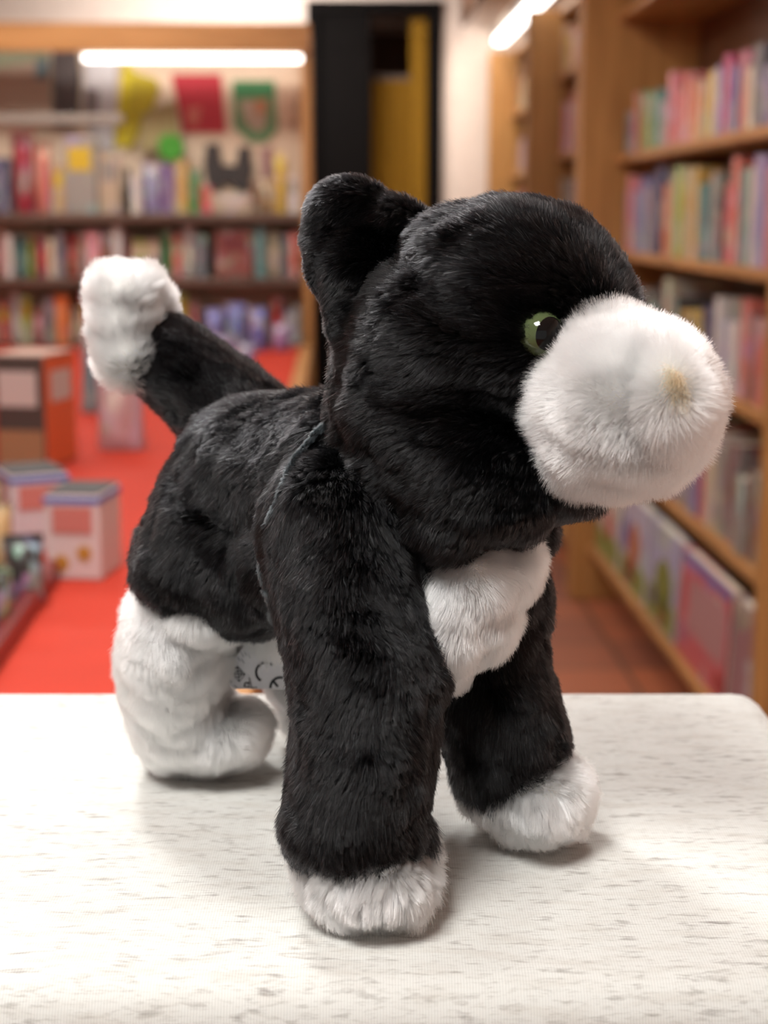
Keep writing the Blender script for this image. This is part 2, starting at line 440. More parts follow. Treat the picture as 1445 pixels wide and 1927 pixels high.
fur(ear2, 'black_pile', .0055, BD*.6, UPV, .6, clump=.3, cull=[head_b, ear_b], seed=5)
fur(torso, 'black_pile', .0074, BD, LEFT*.35+DOWN, .46, cull=[head_b, fleg_b, chest_b, f2leg_b], seed=6)
fur(chest, 'white_pile', .0070, WD, DOWN, .38, clump=.3, cull=[head_b, fleg_b, f2leg_b], seed=7)
def cuff(z0, z1, k):
    return lambda p: 1+(k-1)*np.clip((z1-p[:, 2])/(z1-z0), 0, 1)
fur(fleg, 'black_pile', .0060, BD*1.15, DOWN+LEFT*.15, .48, clump=.45, cull=[head_b], seed=8, rad=.00008, droop=.35, lenf=cuff(TABLE_Z+.027, TABLE_Z+.042, 1.9))
fur(fpaw, 'white_pile', .0105, WD, away(P(690, 1560, .57), DOWN, .4), .5, clump=.5, csize=.0035, cull=[fleg_b], seed=9)
fur(f2leg, 'black_pile', .0062, BD*1.15, DOWN+RGT*.3, .48, clump=.45, cull=[chest_b], seed=10, rad=.00008, droop=.35, lenf=cuff(TABLE_Z+.022, TABLE_Z+.038, 1.8))
for leg_, nm_, cl_ in ((fleg, 21, [head_b]), (f2leg, 22, [chest_b])):
    fur(leg_, 'black_pile', .0125, 4.5, DOWN, .20, clump=.62, csize=.0058, cull=cl_, seed=nm_, droop=.3, keep=lambda p, r: (p[:, 2] < TABLE_Z+.036) & (p[:, 2] > TABLE_Z+.020), name='cuff_fringe')
fur(f2paw, 'white_pile', .0100, WD, away(P(940, 1440, .62), DOWN, .3), .5, clump=.45, cull=[f2leg_b], seed=11, rad=.000072)
fur(hleg, 'white_pile', .0088, WD, DOWN, .40, clump=.3, cull=[torso_b], seed=12, rad=.000072)
fur(h2leg, 'white_pile', .0100, WD*.5, DOWN, .5, clump=.4, cull=[torso_b, hleg_b], seed=13, rad=.000072)
fur(tail, 'black_pile', .0075, BD*.8, norm(P(250, 640, .71)-P(450, 790, .70)), .5, cull=[torso_b, tip_b], seed=14)
fur(tip, 'white_pile', .0090, WD*.8, UPV, .5, clump=.45, cull=[tail_b], seed=15, rad=.000072)

# nose: a small tan tuft on the tip of the muzzle
if hn[0] is not None:
    nc = np.array(hn[0])
    ex, ey = RGT, UPV
    def near_nose(p, r):
        dx, dy = (p-nc) @ ex, (p-nc) @ ey
        q = ((dx+dy*.25)/.0026)**2 + (dy/.0050)**2 + r.normal(size=len(p))*.15
        return (q < 1) & (((p-nc)**2).sum(1) < .00025)
    nose_core = Blob([(1283, 706, .5, 16, 24, .003)], inset=0)
    nose_core.c[0] = nc
    nose = nose_core.mesh('nose', 'tan_backing', None, voxel=.0006, smooth=3); nose.parent = cat; under(nose)
    nose['label'] = 'pale tan fuzzy nose'
    nf = fur(muzzle, 'tan_pile', .0082, 14, DOWN+LEFT*.4, .72, clump=.15, keep=near_nose, droop=.05, seed=16, rad=.00009)
    nf.parent = nose

# shoulder seam where the pile parts and shows lighter
seam_px = [(618, 792), (585, 822), (556, 868), (528, 925), (503, 985), (493, 1040), (498, 1095), (512, 1145), (528, 1185)]
bv = []
dg_pts = []
tb = BVHTree.FromPolygons([v.co for v in torso.data.vertices], [p.vertices for p in torso.data.polygons])
lb = BVHTree.FromPolygons([v.co for v in fleg.data.vertices], [p.vertices for p in fleg.data.polygons])
dist = []
dense = []
for p0, p1 in zip(seam_px, seam_px[1:]):
    dense += [(p0[0]+(p1[0]-p0[0])*k/6, p0[1]+(p1[1]-p0[1])*k/6) for k in range(6)]
for (x, y) in dense:
    d = Vector(P(x, y, 1.0)-CAM).normalized()
    hs = [h[3] for h in (t.ray_cast(Vector(CAM), d) for t in (tb, lb)) if h[0] is not None]
    dist.append(min(hs) if hs else dist[-1])
dist = np.array(dist)
mn = np.array([dist[max(0, k-3):k+4].min() for k in range(len(dist))])
for _ in range(30): mn[1:-1] = (mn[:-2]+2*mn[1:-1]+mn[2:])/4
dg_pts = [CAM+norm(P(x, y, 1.0)-CAM)*(t-.0055) for (x, y), t in zip(dense, mn)]
def seam_mesh():
    bm = bmesh.new(); prev = None
    pts = []
    for a, b in zip(dg_pts, dg_pts[1:]):
        for i in range(2): pts.append(a+(b-a)*i/2)
    pts.append(dg_pts[-1]); pts = np.array(pts)
    for _ in range(6): pts[1:-1] = (pts[:-2]+pts[1:-1]*2+pts[2:])/4
    for k, q in enumerate(pts):
        t = norm(pts[min(k+1, len(pts)-1)]-pts[max(k-1, 0)]); s = norm(np.cross(t, FWD)); u = np.cross(s, t)
        ring = [bm.verts.new(Vector(q+.0004*(s*math.cos(a)+u*math.sin(a)))) for a in np.linspace(0, 6.283, 7)[:-1]]
        if prev:
            for i in range(6): bm.faces.new((prev[i], prev[(i+1) % 6], ring[(i+1) % 6], ring[i]))
        prev = ring
    bm.normal_update()
    me = bpy.data.meshes.new('shoulder_seam'); bm.to_mesh(me); bm.free(); return me
seam = link('shoulder_seam', seam_mesh(), 'black_backing'); seam.parent = cat; under(seam)
seam['label'] = 'thin grey shoulder seam'
fur(seam, 'seam_pile', .0030, 110, DOWN*.4+LEFT*.6, .75, clump=.3, seed=17, rad=.00006)

# eye
he = ray_hit(head, 1018, 628)
ec = np.array(he[0]) if he[0] is not None else P(1018, 628, .54)
R = .0080
ecen = ec + FWD*.0005
gaze = norm(RGT*.22 - FWD*.95 + UPV*.05)
def cap(name, c, ax, R, a, b, roll, mat, rings=14, seg=40):
    ex = norm(np.cross(UPV, ax)); ey = np.cross(ax, ex)
    ex, ey = ex*math.cos(roll)+ey*math.sin(roll), ey*math.cos(roll)-ex*math.sin(roll)
    bm = bmesh.new(); rows = [[bm.verts.new(Vector(c+ax*R))]]
    for k in range(1, rings+1):
        row = []
        for j in range(seg):
            th = 2*math.pi*j/seg; q = k/rings
            v = math.hypot(a*math.cos(th), b*math.sin(th))*q
            dirv = (ex*a*math.cos(th)+ey*b*math.sin(th)); dirv = dirv/np.linalg.norm(dirv)
            row.append(bm.verts.new(Vector(c+R*(ax*math.cos(v)+dirv*math.sin(v)))))
        rows.append(row)
    for j in range(seg): bm.faces.new((rows[0][0], rows[1][j], rows[1][(j+1) % seg]))
    for k in range(1, rings):
        for j in range(seg): bm.faces.new((rows[k][j], rows[k+1][j], rows[k+1][(j+1) % seg], rows[k][(j+1) % seg]))
    me = bpy.data.meshes.new(name); bm.to_mesh(me); bm.free()
    return link(name, me, mat, None, True)
eye = cap('eye', ecen, gaze, R, 2.2, 2.2, 0, 'iris_green', 24); eye.parent = cat; under(eye)
eye['label'] = 'green plastic eye with a black pupil'
pax = norm(gaze - UPV*.14 + RGT*.16)
pupil = cap('pupil', ecen, pax, R*1.012, .66, .80, math.radians(-25), 'pupil_black'); pupil.parent = eye
# the other eye, mirrored to the far side of the face
hcen = P(930, 660, .585); mn_ = norm(RGT*.65+FWD*.75)
mir = lambda v: v-2*np.dot(v, mn_)*mn_
e2 = hcen+mir(ecen-hcen); dv = norm(e2-hcen)
h2 = BVHTree.FromPolygons([v.co for v in head.data.vertices], [p.vertices for p in head.data.polygons]).ray_cast(Vector(hcen+dv*.15), Vector(-dv))
if h2[0] is not None: e2 = np.array(h2[0])
eye2 = cap('eye', e2, mir(gaze), R, 2.2, 2.2, 0, 'iris_green', 24); eye2.parent = cat; under(eye2); eye2['label'] = 'green plastic eye on the far side of the muzzle'
pupil2 = cap('pupil', e2, mir(pax), R*1.012, .66, .80, math.radians(25), 'pupil_black'); pupil2.parent = eye2

# hang tag behind the belly
TAG_D = .676
def tag_pts(px): return [P(x, y, TAG_D) for x, y in px]
def plate(name, pts, th, mat, off=0.0):
    bm = bmesh.new()
    f = [bm.verts.new(Vector(p-FWD*off)) for p in pts]; g = [bm.verts.new(Vector(p-FWD*(off-th))) for p in pts]
    bm.faces.new(f); bm.faces.new(g[::-1])
    for i in range(len(f)): bm.faces.new((f[i], g[i], g[(i+1) % len(f)], f[(i+1) % len(f)]))
    bmesh.ops.recalc_face_normals(bm, faces=bm.faces[:])
    me = bpy.data.meshes.new(name); bm.to_mesh(me); bm.free(); return link(name, me, mat)
def z3(pts): return [(400+x/9.03, 1140+y/9.03) for x, y in pts]
htag = plate('hang_tag', tag_pts(z3([(820, 480), (900, 450), (1000, 440), (1080, 470), (1160, 560), (1260, 760), (1330, 1000), (1330, 1415), (360, 1415), (270, 1330), (235, 1220), (245, 1110), (330, 980), (520, 700), (600, 620)])), .0004, 'tag_paper')
htag.parent = cat; under(htag); htag['label'] = 'white printed hang tag'
red = plate('tag_edge', tag_pts(z3([(1010, 430), (1090, 400), (1180, 470), (1250, 640), (1240, 720), (1100, 480)])), .0004, 'tag_red', -.0012)
red.parent = htag; red['label'] = 'orange edge of a second tag'
def strokes(name, lines, w, mat):
    bm = bmesh.new()
    for ln in lines:
        pts = [np.array(q, float) for q in z3(ln)]
        lft, rgt = [], []
        for i, q in enumerate(pts):
            t = norm((pts[min(i+1, len(pts)-1)]-pts[max(i-1, 0)])[None])[0]; s = np.array([-t[1], t[0]])*w/2/9.03
            lft.append(bm.verts.new(Vector(P(*(q+s), TAG_D)-FWD*.0002))); rgt.append(bm.verts.new(Vector(P(*(q-s), TAG_D)-FWD*.0002)))
        for i in range(len(pts)-1): bm.faces.new((lft[i], lft[i+1], rgt[i+1], rgt[i]))
    me = bpy.data.meshes.new(name); bm.to_mesh(me); bm.free()
    o = link(name, me, mat); o.parent = htag; return o
def arc(cx, cy, r, a0, a1, n=20): return [(cx+r*math.cos(math.radians(a0+(a1-a0)*i/n)), cy-r*math.sin(math.radians(a0+(a1-a0)*i/n))) for i in range(n+1)]
strokes('safety_mark', [arc(905, 1130, 165, 48, 238), arc(1150, 1385, 165, 75, 186), [(1020, 1265), (1110, 1375)]], 40, 'ink')
strokes('printed_symbol', [[(420, 1030), (550, 1165), (455, 1290), (320, 1150), (420, 1030)], [(420, 1030), (455, 1290)], [(320, 1150), (550, 1165)], arc(437, 1160, 55, 0, 360),
                           [(620, 1220), (660, 1390), (760, 1385)], [(640, 1290), (520, 1370), (700, 1395)], arc(580, 1340, 40, 0, 360)], 16, 'ink')
strokes('small_print', [[(470, 770), (530, 870)], [(530, 760), (580, 850)], [(590, 660), (640, 730)], [(660, 700), (700, 760)], [(425, 870), (470, 940)], [(600, 820), (640, 890)], [(490, 900), (540, 980)],
                        [(280, 1240), (330, 1310)], [(360, 1350), (420, 1390)]], 14, 'ink_light')
bpy.context.view_layer.update()

# ------------------------------------------------------------------ podium
def rounded_box(name, sx, sy, z0, z1, r, mat):
    bm = bmesh.new(); bmesh.ops.create_cube(bm, size=1)
    for v in bm.verts: v.co = Vector((v.co.x*sx, v.co.y*sy, z0+(v.co.z+.5)*(z1-z0)))
    bmesh.ops.bevel(bm, geom=bm.edges[:], offset=r, segments=6, affect='EDGES', profile=.5)
    me = bpy.data.meshes.new(name); bm.to_mesh(me); bm.free(); return link(name, me, mat, None, True)
back_c = atZ(722, 1297, TABLE_Z); front_c = atZ(722, 1850, TABLE_Z)
dep = np.linalg.norm(back_c-front_c)+.012; rx = (1436-722)/F*np.dot(back_c-CAM, FWD)
W = .62
mid = (back_c+front_c)/2 + RGT*(rx-W/2)
pod = rounded_box('display_podium', W, dep, .002, TABLE_Z, .017, 'heather_jersey')
pod.location = Vector((mid[0], mid[1], 0)); pod.rotation_euler.z = -YAW
tag(pod, 'podium covered in pale grey heathered jersey cloth, under the plush cat', 'display podium')

# ------------------------------------------------------------------ the shop
BACK, CEIL, LEFTX, RIGHTX = 9.2, 2.62, -3.0, 1.30
structure(boxes('floor', [(-4.5, 4.5, -3.0, 12.0, -.06, 0)], 'terracotta'))
structure(boxes('ceiling', [(-4.5, 4.5, -3.0, 12.0, CEIL, CEIL+.06)], 'ceiling_paint'))
structure(boxes('wall_right', [(RIGHTX+.02, RIGHTX+.12, -3.0, 12.0, 0, CEIL)], 'cream_wall'))
structure(boxes('wall_left', [(LEFTX-.1, LEFTX, -3.0, 12.0, 0, CEIL)], 'cream_wall'))
DX0, DX1 = -.115, .585                       # doorway in the back wall
structure(boxes('wall_back', [(LEFTX, DX0, BACK, BACK+.12, 0, CEIL), (DX1, RIGHTX+.02, BACK, BACK+.12, 0, CEIL), (DX0, DX1, BACK, BACK+.12, 2.52, CEIL)], 'cream_wall'))
d1 = structure(boxes('door_1', [(DX0+.02, .205, BACK+.03, BACK+.08, .01, 2.5)], 'black_door', None, .004))
boxes('door_frame', [(DX0-.035, DX0+.02, BACK-.03, BACK+.13, .003, 2.56), (DX1-.05, DX1+.02, BACK-.03, BACK+.13, .003, 2.56), (DX0+.02, DX1-.05, BACK-.03, BACK+.13, 2.5, 2.56)], 'black_door', d1)
boxes('door_rail', [(DX0+.06, .17, BACK+.018, BACK+.03, 1.0, 1.1), (DX0+.06, .17, BACK+.018, BACK+.03, .1, .2), (DX0+.06, .17, BACK+.018, BACK+.03, 2.3, 2.4)], 'black_door', d1)
# back room seen through the doorway
structure(boxes('wall_storeroom', [(-1.2, 1.6, 11.4, 11.5, 0, CEIL)], 'oak_dark'))
hang = boxes('door_curtain', [(.22, .50, BACK+.35, BACK+.37, .02, 2.16)], 'ochre_paint', None, .003)
tag(hang, 'ochre yellow curtain hanging in the dark doorway', 'curtain')
boxes('curtain_fold', [(.22+.047*i, .245+.047*i, BACK+.333, BACK+.352, .02, 2.16) for i in range(6)], 'ochre_paint', hang, .004)
boxes('curtain_rail', [(.16, .56, BACK+.345, BACK+.375, 2.16, 2.19)], 'brown_board', hang)
boxes('curtain_side', [(.44, .535, BACK+.30, BACK+.33, .02, 2.50)], 'ochre_paint', hang, .003)

# ---- generic goods
PAL = dict(red=(196, 42, 44), crimson=(150, 30, 48), salmon=(214, 110, 96), pink=(226, 128, 138), magenta=(190, 60, 120), orange=(226, 110, 40), yellow=(226, 190, 40),
           ochre=(196, 150, 50), lime=(160, 180, 60), green=(60, 140, 70), teal=(80, 140, 140), blue=(70, 96, 170), navy=(50, 50, 96), lavender=(150, 142, 190), purple=(110, 80, 140),
           white=(226, 220, 216), cream=(222, 204, 172), beige=(186, 166, 140), grey=(150, 146, 140), slate=(86, 90, 100), charcoal=(58, 56, 58), brown=(120, 76, 52), maroon=(110, 40, 44), tan=(196, 156, 104))
def oc(o, c):
    r, g, bl = PAL[c] if isinstance(c, str) else c
    k = .18; o.color = srgb(r*(1-k)+140*k, g*(1-k)+126*k, bl*(1-k)+114*k); return o
def unit_book():
    bm = bmesh.new()     # spine at -x, thickness along y, height z ; depth 1 x thick 1 x height 1
    def bx(x0, x1, y0, y1, z0, z1):
        r = bmesh.ops.create_cube(bm, size=1)
        for v in r['verts']: v.co = Vector((x0+(v.co.x+.5)*(x1-x0), y0+(v.co.y+.5)*(y1-y0), z0+(v.co.z+.5)*(z1-z0)))
    bx(0, 1, -.5, -.40, 0, 1); bx(0, 1, .40, .5, 0, 1)
    pr = [(-.02, -.30), (-.02, .30), (.0, .46), (.04, .40), (.04, -.40), (.0, -.46)]
    lo = [bm.verts.new((x, y, 0)) for x, y in pr]; hi = [bm.verts.new((x, y, 1)) for x, y in pr]
    bm.faces.new(lo[::-1]); bm.faces.new(hi)
    for i in range(6): bm.faces.new((lo[i], lo[(i+1) % 6], hi[(i+1) % 6], hi[i]))
    bmesh.ops.recalc_face_normals(bm, faces=bm.faces[:])
    me = bpy.data.meshes.new('book'); bm.to_mesh(me); bm.free(); me.materials.append(MATS['book_cover'])
    bm = bmesh.new(); r = bmesh.ops.create_cube(bm, size=1)
    for v in r['verts']: v.co = Vector((.04+(v.co.x+.5)*.93, v.co.y*.8, .012+(v.co.z+.5)*.976))
    mp = bpy.data.meshes.new('pages'); bm.to_mesh(mp); bm.free(); mp.materials.append(MATS['page_paper'])
    return me, mp
BOOK, PAGES = unit_book()
def unit_box():
    bm = bmesh.new(); bmesh.ops.create_cube(bm, size=1)
    for v in bm.verts: v.co.z += .5
    bmesh.ops.bevel(bm, geom=bm.edges[:], offset=.025, segments=2, affect='EDGES', profile=.5)
    me = bpy.data.meshes.new('carton'); bm.to_mesh(me); bm.free(); me.materials.append(MATS['printed_pack'])
    bm = bmesh.new()     # lid flap and a front label
    def bx(x0, x1, y0, y1, z0, z1):
        r = bmesh.ops.create_cube(bm, size=1)
        for v in r['verts']: v.co = Vector((x0+(v.co.x+.5)*(x1-x0), y0+(v.co.y+.5)*(y1-y0), z0+(v.co.z+.5)*(z1-z0)))
    bx(-.36, .36, -.515, -.495, .55, .86)
    ml = bpy.data.meshes.new('front_label'); bm.to_mesh(ml); bm.free(); ml.materials.append(MATS['own_colour'])
    return me, ml
CARTON, FLABEL = unit_box()
def unit_bag():
    bm = bmesh.new(); n, m = 10, 14; g = []
    for s in (-1, 1):
        rows = []
        for j in range(m+1):
            row = []
            for i in range(n+1):
                u, v = i/n*2-1, j/m
                e = max(0, (1-u*u))**.5*max(0, (1-(2*v-.86)**2 if v < .93 else .02))**.5
                row.append(bm.verts.new((u*.5*(1-.08*math.sin(math.pi*v)), s*(.5*e+.004), v)))
            rows.append(row)
        g.append(rows)
        for j in range(m):
            for i in range(n):
                q = (rows[j][i], rows[j][i+1], rows[j+1][i+1], rows[j+1][i])
                bm.faces.new(q if s < 0 else q[::-1])
    bmesh.ops.remove_doubles(bm, verts=bm.verts[:], dist=.009)
    me = bpy.data.meshes.new('packet'); bm.to_mesh(me); bm.free(); me.materials.append(MATS['printed_pack'])
    me.polygons.foreach_set('use_smooth', [True]*len(me.polygons))
    bm = bmesh.new(); r = bmesh.ops.create_cube(bm, size=1)
    for v in r['verts']: v.co = Vector((v.co.x*.98, v.co.y*.06, .965+v.co.z*.07))
    ms = bpy.data.meshes.new('header_card'); bm.to_mesh(ms); bm.free(); ms.materials.append(MATS['own_colour'])
    return me, ms
BAG, HEADER = unit_bag()
def unit_plush():
    bm = bmesh.new()
    for (x, y, z, a, b, c) in [(0, 0, .36, .38, .36, .38), (0, -.05, .76, .26, .26, .24), (-.3, -.05, .42, .14, .14, .22), (.3, -.05, .42, .14, .14, .22),
                               (-.2, -.22, .10, .14, .22, .12), (.2, -.22, .10, .14, .22, .12), (-.19, -.02, .95, .09, .07, .1), (.19, -.02, .95, .09, .07, .1)]:
        r = bmesh.ops.create_icosphere(bm, subdivisions=3, radius=1)
        for v in r['verts']: v.co = Vector((x+v.co.x*a, y+v.co.y*b, max(z+v.co.z*c, 0)))
    me = bpy.data.meshes.new('plush_toy'); bm.to_mesh(me); bm.free(); me.materials.append(MATS['own_colour_soft'])
    me.polygons.foreach_set('use_smooth', [True]*len(me.polygons))
    return me
PLUSH = unit_plush()
def child(o, name, me, c=None):
    k = bpy.data.objects.new(name, me); COL.objects.link(k); k.parent = o
    if c: oc(k, c)
    return k
def item(kind, loc, w, d, h, colour, label, catg, group=None, rz=0.0, lean=0.0, c2=None, tilt=0.0):
    me = dict(book=BOOK, carton=CARTON, packet=BAG, plush_toy=PLUSH)[kind]
    o = bpy.data.objects.new(kind, me); COL.objects.link(o)
    o.location = Vector(loc); o.scale = (w, d, h); o.rotation_euler = (lean, tilt, rz)
    oc(o, colour); tag(o, label, catg, group)
    if kind == 'book': child(o, 'pages', PAGES)
    if kind == 'carton': child(o, 'front_label', FLABEL, c2 or 'white')
    if kind == 'packet': child(o, 'header_card', HEADER, c2 or 'white')
    return o
ORD = ['first', 'second', 'third', 'fourth', 'fifth', 'sixth', 'seventh', 'eighth', 'ninth', 'tenth', 'eleventh', 'twelfth', 'thirteenth', 'fourteenth', 'fifteenth', 'sixteenth', 'seventeenth', 'eighteenth', 'nineteenth', 'twentieth',
       'twenty-first', 'twenty-second', 'twenty-third', 'twenty-fourth', 'twenty-fifth', 'twenty-sixth', 'twenty-seventh', 'twenty-eighth', 'twenty-ninth', 'thirtieth']

# ---- left: display unit facing the camera
UY, UD = 6.2, .36
def ux(px): return float(atY(px, 400, UY)[0])
def uz(py): return float(atY(300, py, UY)[2])
XL, XR = -1.95, ux(587)
unit = empty('display_shelving', ((XL+XR)/2, UY+UD/2, 0)); tag(unit, 'tall wooden display shelving with a light under its beam, behind the red counter', 'shelving')
def upart(name, lst, mat, bev=.004):
    o = boxes(name, lst, mat, None, bev); o.parent = unit; o.matrix_parent_inverse = Matrix.Translation(-unit.location); return o
upart('back_panel', [(XL, XR, UY+UD, UY+UD+.02, .003, uz(48))], 'panel_cream', .001)
upart('side_panel', [(XR-.035, XR, UY, UY+UD-.001, .003, uz(48)-.001)], 'oak')
upart('side_panel', [(XL, XL+.035, UY, UY+UD-.001, .003, uz(48)-.001)], 'oak')
upart('beam', [(XL, XR, UY-.03, UY-.001, uz(98), uz(44))], 'oak_beam')
upart('strip_light', [(ux(146), XR-.04, UY+.27, UY+.31, uz(101), uz(90))], 'tube', .002)
Z2, Z3, ZC = uz(402), uz(524), .90
upart('shelf', [(XL+.036, XR-.036, UY+.02, UY+UD-.002, Z2-.03, Z2)], 'brown_board')
upart('shelf', [(XL+.036, XR-.036, UY+.02, UY+UD-.002, Z3-.03, Z3)], 'brown_board')
upart('shelf', [(XL+.036, XR-.036, UY+.02, UY+UD-.002, ZC-.03, ZC)], 'brown_board')
upart('hanging_rail', [(XL+.036, ux(235), UY+.03, UY+.05, uz(232), uz(214))], 'metal_grey')
upart('cabinet_front', [(XL+.036, XR-.036, UY+.01, UY+.03, .08, ZC-.031)], 'dark_red')

def row(spec, z, shelf, seq, y=UY+.06):
    """goods on one shelf of the left unit: (px0, px1, height px, kind, colour, second colour, colour word)"""
    n = 0
    for px0, px1, hp, kind, c, c2, word in spec:
        w = (px1-px0)/F*UY*.94; h = hp/F*UY; x = ux((px0+px1)/2); word = word or c
        nm = dict(book='book', carton='box', packet='packet', plush_toy='soft toy')[kind]
        lab = f'{word} {nm}, {ORD[n]} from the left on {shelf}'
        if kind == 'book':
            item('book', (x, y, z+.001), .13, w, h, c, lab, 'book', 'goods on '+shelf, rz=math.pi/2)
        elif kind == 'carton': item('carton', (x, y+.05, z+.001), w, min(.1, max(w, .04)), h, c, lab, 'box', 'goods on '+shelf, c2=c2)
        elif kind == 'packet': item('packet', (x, y+.06, z+.001), w, .07, h, c, lab, 'packet', 'goods on '+shelf, c2=c2)
        else: item('plush_toy', (x, y+.09, z+.001), w*1.05, .11, h, c, lab, 'soft toy', 'goods on '+shelf)
        n += 1
row([(-20, 12, 100, 'book', 'navy', None, None), (14, 58, 150, 'packet', 'crimson', 'salmon', None), (59, 92, 130, 'packet', 'salmon', 'white', None), (93, 116, 88, 'carton', 'tan', 'yellow', None),
     (117, 180, 140, 'carton', 'grey', 'yellow', 'grey and yellow'), (182, 222, 110, 'carton', 'beige', 'grey', None), (223, 243, 82, 'plush_toy', 'charcoal', None, None), (244, 262, 70, 'book', 'white', None, None),
     (263, 300, 92, 'packet', 'lavender', 'blue', None), (302, 326, 88, 'book', 'mauve' if 'mauve' in PAL else 'purple', None, 'purple'), (328, 352, 96, 'book', 'ochre', None, None), (355, 372, 80, 'book', 'green', None, None),
     (373, 396, 50, 'carton', (236, 60, 56), 'salmon', 'bright red'), (398, 470, 38, 'carton', 'beige', 'white', 'beige and white'), (472, 484, 55, 'book', 'brown', None, None), (486, 512, 60, 'packet', 'tan', 'red', None),
     (514, 540, 112, 'packet', 'yellow', 'salmon', None), (542, 560, 70, 'carton', 'white', 'grey', None)], Z2, 'the eye-level shelf behind the red counter', 0)
row3 = []
cyc = ['salmon', 'white', 'teal', 'lime', 'red', 'cream', 'slate', 'red', 'grey', 'pink', 'brown', 'white', 'crimson', 'lime', 'beige', 'green', 'salmon', 'white', 'slate', 'red', 'ochre', 'lavender', 'pink', 'blue', 'tan']
x = -24; i = 0
while x < 376:
    w = random.choice([15, 18, 22, 26]); row3.append((x, x+w-1, random.choice([78, 86, 94, 70]), random.choice(['book', 'packet', 'carton', 'packet']), cyc[i % len(cyc)], 'cream', None)); x += w+1; i += 1
row3 = row3[:24]
row3 += [(402, 474, 88, 'carton', (132, 64, 58), 'maroon', 'brownish red'), (478, 496, 92, 'book', 'teal', None, None), (498, 526, 84, 'packet', 'cream', 'yellow', None), (528, 542, 78, 'book', 'slate', None, None), (544, 560, 84, 'book', 'salmon', None, None)]
row(row3, Z3, 'the shelf below eye level', 0)
row4 = []
cyc = ['red', 'white', 'lime', 'pink', 'slate', 'orange', 'cream', 'red', 'ochre', 'maroon', 'grey', 'pink', 'teal']
x = -20; i = 0
while x < 360:
    w = random.choice([18, 22, 26, 20]); row4.append((x, x+w-1, random.choice([88, 78, 66, 92]), random.choice(['book', 'packet', 'carton', 'packet']), cyc[i % len(cyc)], 'yellow', None)); x += w+1; i += 1
row4 += [(505, 528, 84, 'packet', 'red', 'red', None), (530, 548, 60, 'carton', 'lavender', 'white', None), (549, 562, 70, 'book', 'grey', None, None)]
row(row4, ZC, 'the lowest shelf behind the red counter', 0)

# ---- hung on the back panel of the left unit
HY = UY+UD-.003
def hung(name, poly, colour, label, catg, th=.006, mat='own_colour', y=HY):
    """a flat thing hung against the panel: outline in the panel's own plane"""
    pts = [atY(px, py, y) for px, py in poly]
    bm = bmesh.new()
    f = [bm.verts.new(Vector((p[0], y-th, p[2]))) for p in pts]; g = [bm.verts.new(Vector((p[0], y, p[2]))) for p in pts]
    bm.faces.new(f); bm.faces.new(g[::-1])
    for k in range(len(f)): bm.faces.new((f[k], g[k], g[(k+1) % len(f)], f[(k+1) % len(f)]))
    bmesh.ops.recalc_face_normals(bm, faces=bm.faces[:])
    me = bpy.data.meshes.new(name); bm.to_mesh(me); bm.free(); o = link(name, me, mat); oc(o, colour)
    if label: tag(o, label, catg, 'things hung on the lit back panel')
    return o
def patch(parent, name, poly, colour, y):
    o = hung(name, poly, colour, None, None, .002, 'own_colour', y); o.parent = parent; return o
p = hung('poster', [(322, 140), (416, 140), (426, 250), (345, 250)], (190, 34, 50), 'plain dark red poster hung under the strip light', 'poster')
patch(p, 'printed_emblem', [(352, 205), (378, 200), (372, 236), (356, 238)], 'salmon', HY-.0062)
p = hung('pennant', [(437, 152), (517, 152), (522, 245), (500, 268), (470, 268), (440, 240)], (96, 142, 96), 'green pennant with a pale picture, right of the red poster', 'pennant')
patch(p, 'top_band', [(437, 152), (517, 152), (518, 182), (438, 182)], (52, 128, 76), HY-.0062)
patch(p, 'printed_picture', [(450, 190), (505, 186), (500, 236), (486, 250), (462, 232)], (190, 166, 146), HY-.0062)
patch(p, 'printed_spot', [(478, 188), (502, 188), (500, 212), (482, 214)], (200, 130, 90), HY-.0085)
p = hung('tote_bag', [(232, 116), (244, 112), (240, 276), (216, 276)], (226, 206, 26), 'narrow bright yellow banner hung left of the yellow garments', 'banner')
p = hung('jacket', [(246, 128), (262, 140), (296, 150), (300, 170), (286, 210), (270, 214), (262, 250), (245, 285), (238, 276)], (196, 178, 40), 'mustard yellow garment hung beside the bright yellow banner', 'garment', .03, 'own_colour_soft')
p = hung('scarf', [(270, 214), (330, 190), (340, 280), (262, 285)], (176, 160, 110), 'beige and olive cloth hung below the mustard garment', 'cloth', .02, 'own_colour_soft', HY-.033)
p = hung('gift_bag', [(160, 112), (222, 116), (214, 284), (178, 280), (158, 200)], (206, 202, 206), 'pale grey paper bag hung between dark coat and yellow banner', 'bag', .02)
patch(p, 'printed_band', [(160, 165), (186, 170), (184, 240), (164, 238)], (120, 110, 112), HY-.0205)
p = hung('coat', [(104, 90), (146, 92), (152, 150), (146, 236), (108, 240), (98, 160)], (88, 82, 84), 'dark grey coat hung at the left end of the lit panel', 'coat', .05, 'own_colour_soft')
p = hung('backpack', [(-20, 130), (60, 108), (100, 130), (100, 215), (-20, 205)], (178, 158, 140), 'big beige bag hung above the rail', 'bag', .06, 'own_colour_soft', HY-.052)
patch(p, 'flap', [(-20, 90), (40, 78), (78, 80), (96, 112), (60, 116), (-20, 130)], (150, 160, 130), HY-.1125)
patch(p, 'pocket', [(68, 110), (92, 110), (90, 150), (66, 150)], (92, 120, 130), HY-.1125)
p = hung('vest', [(388, 272), (412, 270), (418, 310), (444, 312), (450, 276), (470, 276), (476, 320), (468, 366), (446, 358), (436, 345), (420, 348), (410, 362), (392, 356), (384, 310)], (64, 60, 62), 'charcoal vest with an open collar hung below the green pennant', 'vest', .02, 'own_colour_soft')
